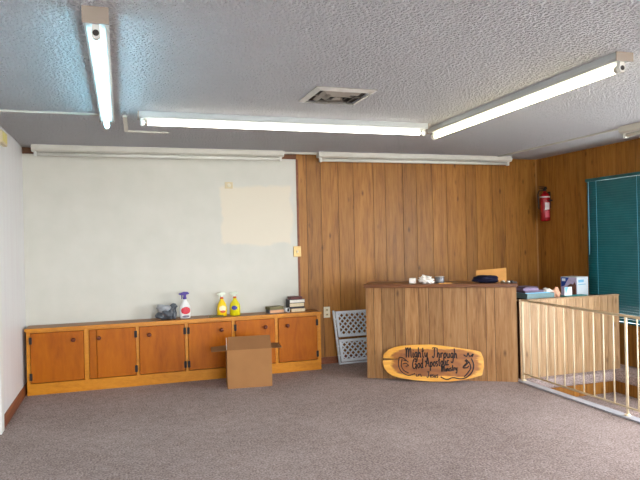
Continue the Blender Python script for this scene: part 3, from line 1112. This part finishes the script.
# ------------------------------------------------------------------ wooden sign leaning on the counter
lean = R(-9)
t = thing('wooden_sign', 'live-edge wooden plaque with hand lettering leaning on the bar counter front', 'sign', (cw(0, -0.088, 0.004)), CA)
out = [(0.165, 0.211), (0.168, 0.245), (0.215, 0.292), (0.270, 0.315), (0.330, 0.330), (0.45, 0.342), (0.615, 0.347), (0.709, 0.340), (0.85, 0.323), (1.032, 0.299), (1.085, 0.285), (1.108, 0.225), (1.110, 0.15), (1.091, 0.071), (1.01, 0.045), (0.90, 0.020), (0.795, 0.004), (0.607, 0.0), (0.45, 0.008), (0.33, 0.026), (0.255, 0.044), (0.205, 0.075), (0.172, 0.12), (0.160, 0.170),
       (0.162, 0.189), (0.34, 0.203)]
sp = bpy.data.objects.new('slab_tmp', None)
bpy.data.objects.remove(sp)
b = B()
prism(b, out, -0.03, 0.0)
bmesh.ops.recalc_face_normals(b, faces=b.faces[:])
es = [e for e in b.edges if abs(e.verts[0].co.y - e.verts[1].co.y) < 1e-6 and e.verts[0].co.y < -0.02]
bmesh.ops.bevel(b, geom=es, offset=0.007, segments=2, affect='EDGES')
slab = obj('slab', b, 'sign', t)
slab.rotation_euler = (lean, 0, 0)

GL = {  # handwriting strokes, x-height 0.5, cap height 1.0
 'M': (0.92, [[(0.0, 0.8), (0.1, 0.95), (0.12, 0.0), (0.2, 0.7), (0.36, 0.98), (0.43, 0.5), (0.43, 0.0), (0.52, 0.7), (0.68, 0.98), (0.76, 0.5), (0.78, 0.08), (0.9, 0.03)]]),
 'J': (0.62, [[(0.05, 0.95), (0.3, 1.0), (0.62, 0.97)], [(0.4, 0.98), (0.38, 0.4), (0.28, 0.02), (0.1, -0.02), (0.02, 0.2)]]),
 'T': (0.62, [[(0.02, 0.92), (0.3, 1.0), (0.66, 0.97)], [(0.38, 0.98), (0.36, 0.4), (0.26, 0.02), (0.12, 0.0), (0.05, 0.14)]]),
 'G': (0.72, [[(0.6, 0.8), (0.45, 1.0), (0.2, 0.85), (0.05, 0.4), (0.15, 0.02), (0.42, 0.02), (0.6, 0.4), (0.35, 0.42), (0.62, 0.42), (0.6, -0.1)]]),
 'A': (0.72, [[(0.0, 0.0), (0.2, 0.5), (0.38, 1.0), (0.5, 0.5), (0.62, 0.0)], [(0.1, 0.38), (0.62, 0.42)]]),
 'i': (0.22, [[(0.1, 0.5), (0.08, 0.1), (0.16, 0.0), (0.24, 0.1)], [(0.12, 0.7), (0.13, 0.75)]]),
 'g': (0.44, [[(0.36, 0.45), (0.2, 0.52), (0.05, 0.3), (0.12, 0.05), (0.3, 0.15), (0.36, 0.5), (0.36, -0.2), (0.24, -0.45), (0.06, -0.35)]]),
 'h': (0.46, [[(0.06, 1.0), (0.07, 0.5), (0.05, 0.0), (0.12, 0.35), (0.26, 0.5), (0.34, 0.3), (0.34, 0.05), (0.44, 0.05)]]),
 't': (0.34, [[(0.16, 0.95), (0.14, 0.3), (0.18, 0.02), (0.32, 0.06)], [(0.0, 0.6), (0.32, 0.66)]]),
 'y': (0.44, [[(0.04, 0.5), (0.08, 0.15), (0.22, 0.1), (0.36, 0.5), (0.34, -0.1), (0.22, -0.45), (0.04, -0.32)]]),
 'r': (0.34, [[(0.05, 0.5), (0.06, 0.0), (0.1, 0.35), (0.22, 0.5), (0.32, 0.42)]]),
 'o': (0.42, [[(0.2, 0.5), (0.05, 0.28), (0.14, 0.02), (0.32, 0.1), (0.36, 0.36), (0.2, 0.5), (0.4, 0.46)]]),
 'u': (0.44, [[(0.05, 0.5), (0.06, 0.12), (0.18, 0.0), (0.32, 0.2), (0.35, 0.5), (0.34, 0.08), (0.44, 0.04)]]),
 'd': (0.46, [[(0.34, 0.4), (0.2, 0.5), (0.05, 0.25), (0.15, 0.0), (0.32, 0.2), (0.37, 1.0), (0.35, 0.06), (0.45, 0.05)]]),
 'p': (0.44, [[(0.06, 0.5), (0.06, -0.45), (0.07, 0.3), (0.22, 0.5), (0.36, 0.28), (0.24, 0.02), (0.08, 0.1)]]),
 's': (0.36, [[(0.3, 0.44), (0.16, 0.5), (0.06, 0.38), (0.28, 0.16), (0.18, 0.0), (0.02, 0.06)]]),
 'l': (0.24, [[(0.1, 1.0), (0.08, 0.2), (0.14, 0.0), (0.24, 0.08)]]),
 'c': (0.36, [[(0.32, 0.42), (0.18, 0.5), (0.04, 0.25), (0.14, 0.0), (0.34, 0.08)]]),
 'n': (0.46, [[(0.05, 0.5), (0.05, 0.0), (0.1, 0.35), (0.25, 0.5), (0.34, 0.3), (0.34, 0.05), (0.44, 0.05)]]),
 'e': (0.38, [[(0.06, 0.25), (0.3, 0.3), (0.24, 0.5), (0.08, 0.4), (0.06, 0.12), (0.2, 0.0), (0.36, 0.1)]]),
}
def smooth(p, n=4):
    p = [Vector((a, c, 0)) for a, c in p]
    if len(p) < 3: return [(v.x, v.y) for v in p]
    o_ = []
    for i in range(len(p) - 1):
        p0, p1, p2, p3 = p[max(i - 1, 0)], p[i], p[i + 1], p[min(i + 2, len(p) - 1)]
        for k in range(n):
            u = k / n
            v = 0.5 * ((2 * p1) + (p2 - p0) * u + (2 * p0 - 5 * p1 + 4 * p2 - p3) * u * u + (3 * p1 - p0 - 3 * p2 + p3) * u ** 3)
            o_.append((v.x, v.y))
    o_.append((p[-1].x, p[-1].y))
    return o_
def write(text, x0, z0, x1, cap, slope=0.0, rad=0.0052):
    total = sum(GL[c][0] + 0.05 for c in text) 
    sx = (x1 - x0) / total
    b = B()
    x = x0
    for c in text:
        for stq in GL[c][1]:
            pts = [(x + px * sx, -0.031, z0 + pz * cap + slope * (x + px * sx - x0)) for px, pz in smooth(stq)]
            tube(b, pts, rad, 6)
        x += (GL[c][0] + 0.05) * sx
    obj('lettering', b, 'ink', slab)
write('Mighty', 0.380, 0.220, 0.596, 0.096, 0.02)
write('Through', 0.632, 0.226, 0.872, 0.092, -0.02)
write('God', 0.445, 0.118, 0.553, 0.092, 0.08)
write('Apostolic', 0.570, 0.132, 0.792, 0.088, 0.12)
write('Ministry', 0.715, 0.093, 0.868, 0.055, 0.12)
write('in', 0.475, 0.045, 0.540, 0.045, 0.0, 0.0036)
write('Jesus', 0.580, 0.040, 0.690, 0.050, 0.0, 0.004)
def doodle(strokes, rad=0.003):
    b = B()
    for sk in strokes:
        tube(b, [(x, -0.031, z) for x, z in smooth(sk)], rad, 6)
    obj('drawing', b, 'ink', slab)
def q(x, y):   # traced drawing points, in centimetres of the slab's face
    return (0.221 + (x - 389) * 0.0094, 0.346 - (y - 345) * 0.0095 + 0.0)
doodle([[q(399.6, 358), q(398.7, 366), q(402, 372.6), q(408.8, 376), q(415.5, 373.8)], [q(402.5, 360), q(401.6, 366), q(404, 371), q(409, 373.6)],
        [q(400, 358), q(404, 359), q(409, 363)], [q(403, 365), q(406, 364), q(409, 366), q(406, 367)], [q(404, 361), q(407, 361.5)]], 0.0042)
doodle([[q(464, 354.4), q(467, 356), q(468.4, 352.5), q(470, 356), q(473.6, 353.4), q(472, 356.5)], [q(465, 360), q(467, 362), q(463, 366.8), q(467, 367), q(469, 365)],
        [q(466, 359), q(468.5, 361.5), q(466, 364.5), q(464.5, 366)], [q(471.5, 358), q(473.6, 364), q(472, 370.7), q(467, 376), q(460.7, 378), q(453, 377), q(447, 379), q(441, 376.5)],
        [q(469, 361), q(470.7, 366.8), q(468, 371.6), q(464, 376)]], 0.0056)

# ------------------------------------------------------------------ plastic gate leaning at the wall
t = thing('plastic_gate', 'grey-white plastic lattice gate leaning on the panelling beside the bar counter', 'gate', (3.165, -0.13, 0.0))
t.rotation_euler = (R(-5.5), 0, R(2))
GW = 0.58
def lattice(bm, x0, x1, z0, z1, y0, y1, step=0.063, w=0.013):
    """diamond lattice clipped to its rectangle"""
    for sg in (1, -1):
        lo, hi = (x0 - (z1 - z0), x1) if sg == 1 else (x0, x1 + (z1 - z0))
        c = lo + step / 2
        while c < hi:
            # line x = c + sg*(z-z0)
            za, zb = z0, z1
            if sg == 1:
                za, zb = max(z0, z0 + x0 - c), min(z1, z0 + x1 - c)
            else:
                za, zb = max(z0, z0 + c - x1), min(z1, z0 + c - x0)
            if zb - za > 0.01:
                p = Vector((c + sg * (za - z0), 0, za)); qv = Vector((c + sg * (zb - z0), 0, zb))
                d = (qv - p).normalized()
                n = Vector((-d.z, 0, d.x)) * w / 2
                v = [bm.verts.new((pp.x, yy, pp.z)) for yy in (y0, y1) for pp in (p - n, p + n, qv + n, qv - n)]
                for f in ((0, 1, 2, 3), (4, 5, 6, 7), (0, 1, 5, 4), (1, 2, 6, 5), (2, 3, 7, 6), (3, 0, 4, 7)):
                    bm.faces.new([v[i] for i in f])
            c += step
for z0, z1 in ((0.30, 0.585), (0.03, 0.275)):
    b = B()
    bx(b, 0.0, GW, -0.012, 0.012, z0, z0 + 0.03, bevel=0.004)
    bx(b, 0.0, GW, -0.012, 0.012, z1 - 0.03, z1, bevel=0.004)
    bx(b, 0.0, 0.03, -0.012, 0.012, z0, z1, bevel=0.004)
    bx(b, GW - 0.03, GW, -0.012, 0.012, z0, z1, bevel=0.004)
    obj('panel_frame', b, 'crate', t)
    b = B()
    lattice(b, 0.028, GW - 0.028, z0 + 0.028, z1 - 0.028, -0.006, 0.006)
    obj('lattice', b, 'crate', t)
b = B()
tube(b, [(-0.012, 0.02, 0.0), (-0.012, 0.02, 0.595)], 0.011, 10)
obj('hinge_rail', b, 'crate', t)
b = B()
bx(b, -0.02, GW, 0.014, 0.034, 0.0, 0.02, bevel=0.003)
bx(b, -0.022, -0.004, 0.022, 0.034, 0.0, 0.59)
for zz in (0.10, 0.2, 0.285, 0.40, 0.5):
    bx(b, -0.024, 0.002, 0.005, 0.035, zz - 0.008, zz + 0.008, bevel=0.002)
obj('back_frame', b, 'crate', t)
for ch in t.children:                      # the folded gate has slumped sideways
    for v in ch.data.vertices:
        v.co.x -= 0.075 * v.co.z

# ------------------------------------------------------------------ stair railing
t = thing('stair_railing', 'cream painted metal railing guarding the stairwell', 'railing', (4.45, 0, 0))
RZ = lambda y: 0.768 + (y + 1.55) * 0.012
b = B()
ys = [-1.541, -3.0, -4.2, -5.15]
tube(b, [(0, -1.588, 0.768), (0, -5.15, 0.735)], 0.0105, 10)
obj('top_rail', b, 'rail', t)
b = B()
tube(b, [(0, -1.585, 0.078), (0, -5.15, 0.070)], 0.009, 8)
obj('bottom_rail', b, 'rail', t)
bal = [-1.697, -1.811, -1.921, -2.026, -2.148, -2.262, -2.372, -2.489, -2.595, -2.698, -2.927, -3.04, -3.15, -3.26, -3.37, -3.48, -3.59, -3.70, -3.81]
for y in bal:
    b = B()
    tube(b, [(0, y, 0.077), (0, y, 0.757 + (y + 1.55) * 0.009)], 0.0056, 8)
    obj('baluster', b, 'rail', t)
for y in (-1.588, -2.822, -4.1, -5.14):
    b = B()
    tube(b, [(0, y, 0.014), (0, y, 0.762 + (y + 1.55) * 0.009)], 0.0105, 10)
    lathe(b, [(0.024, 0.014), (0.022, 0.022), (0.012, 0.028)], 12, c=(0, y, 0))
    obj('post', b, 'rail', t)

# ------------------------------------------------------------------ desk behind the partition and its things
DZ = 0.725
t = thing('low_desk', 'low desk top hidden behind the pale partition, carrying papers', 'desk', (4.64, -1.425, 0))
box('desk_top', 'dkwood', t, 0.0, 1.04, 0.0, 0.62, DZ - 0.03, DZ, bevel=0.003)
for x in (0.03, 0.90):
    for y in (0.03, 0.55):
        box('leg', 'dkwood', t, x, x + 0.04, y, y + 0.04, 0, DZ - 0.03)
g = 'papers and books on the low desk'
def flat(name, label, cat, mat, loc, w, d, h, rz, group=None, bev=0.002):
    b = B()
    bx(b, -w / 2, w / 2, -d / 2, d / 2, 0, h, bevel=bev)
    o = tag(obj(name, b, mat, None, loc), label, cat, group)
    o.rotation_euler = (0, 0, R(rz))
    return o
z = DZ
flat('binder', 'dark thin folder at the bottom of the pile on the low desk', 'folder', 'bk_dark', (4.83, -1.28, z), 0.34, 0.24, 0.028, 4, g); z += 0.028
flat('binder', 'thick grey-teal binder near the bottom of the desk pile', 'binder', 'greyteal', (4.81, -1.28, z), 0.33, 0.23, 0.048, 2, g); z += 0.048
flat('magazine', 'light blue magazine on the grey-teal binder', 'magazine', 'ltblue', (4.80, -1.28, z), 0.27, 0.2, 0.008, -6, g); z += 0.008
flat('magazine', 'mauve book in the upper part of the desk pile', 'book', 'mauve', (4.755, -1.28, z), 0.23, 0.18, 0.022, 3, g); z += 0.022
flat('magazine', 'lilac paper stack high on the desk pile', 'papers', 'lilac', (4.725, -1.28, z), 0.17, 0.18, 0.022, -4, g); z += 0.022
flat('magazine', 'topmost mauve booklet of the desk pile', 'booklet', 'mauve', (4.72, -1.28, z), 0.16, 0.17, 0.014, 6, g)
b = B()
crumple(b, (0, 0, 0.018), (0.055, 0.04, 0.025), 21, 0.5, 6, 3)
tag(obj('crumpled_paper', b, 'tissue', None, (4.935, -1.345, DZ + 0.076)), 'small crumpled white paper on the desk pile', 'paper')
b = B()
crumple(b, (0, 0, 0.06), (0.042, 0.035, 0.062), 23, 0.4, 5, 3)
tag(obj('paper_wad', b, 'peach', None, (5.05, -1.325, DZ)), 'peach and white paper wad between the desk pile and white carton', 'paper')
flat('folder', 'bright teal folder lying in front of the white carton', 'folder', 'teal', (5.24, -1.355, DZ), 0.26, 0.09, 0.036, 2)
t = thing('folded_card', 'small blue and white card leaning on the picture side of the carton', 'card', (5.17, -1.36, DZ + 0.036), R(4))
b = B(); prism(b, [(-0.05, 0), (0.05, 0), (0.047, 0.085), (-0.047, 0.085)], -0.002, 0.002)
o = obj('card_sheet', b, 'boxwhite', t)
b = B(); prism(b, [(-0.047, 0.084), (0.0, 0.084), (-0.03, 0.02)], -0.003, -0.002); obj('blue_print', b, 'ltblue', t)
# retail carton, picture side to the left, white side to the right
t = thing('product_carton', 'white and blue printed carton standing on the low desk', 'carton', (5.43, -1.15, DZ), R(13))
cw_, cd_, ch_ = 0.195, 0.185, 0.205
box('carton_body', 'boxwhite', t, -cd_ / 2, cd_ / 2, -cw_ / 2, cw_ / 2, 0, ch_, bevel=0.0015)
xf = -cd_ / 2
def printp(name, mat, poly, k):
    b = B()
    v = [b.verts.new((xf - 0.0004 * k - 0.0004, -y, z)) for y, z in poly]
    b.faces.new(v)
    r_ = bmesh.ops.extrude_face_region(b, geom=b.faces[:])
    for e in r_['geom']:
        if isinstance(e, bmesh.types.BMVert): e.co.x += 0.0004
    obj(name, b, mat, t)
y0 = -cw_ / 2 + 0.003; y1 = cw_ / 2 - 0.003
printp('picture_print', 'boxlav', [(y0, 0.004), (y1, 0.004), (y1, ch_ - 0.004), (y0, ch_ - 0.004)], 0)
printp('blue_print', 'boxblue', [(y0, 0.10), (y0 + 0.04, 0.11), (y0 + 0.065, 0.15), (y0 + 0.085, 0.18), (y0 + 0.10, ch_ - 0.004), (y0, ch_ - 0.004)], 1)
printp('brown_print', 'boxbrown', [(0.0, 0.02), (0.088, 0.02), (0.088, 0.12), (0.07, 0.155), (0.05, 0.13), (0.02, 0.135), (-0.02, 0.11), (0.005, 0.08)], 1)
printp('white_mark', 'boxwhite', [(y0 + 0.012, 0.16), (y0 + 0.055, 0.16), (y0 + 0.055, 0.188), (y0 + 0.012, 0.188)], 2)
b = B()
for (x0_, x1_, z0_, z1_) in ((-0.07, 0.02, 0.150, 0.178), (-0.07, 0.05, 0.125, 0.132)):
    bx(b, x0_, x1_, -cw_ / 2 - 0.0008, -cw_ / 2, z0_, z1_)
obj('small_print', b, 'ltblue', t)
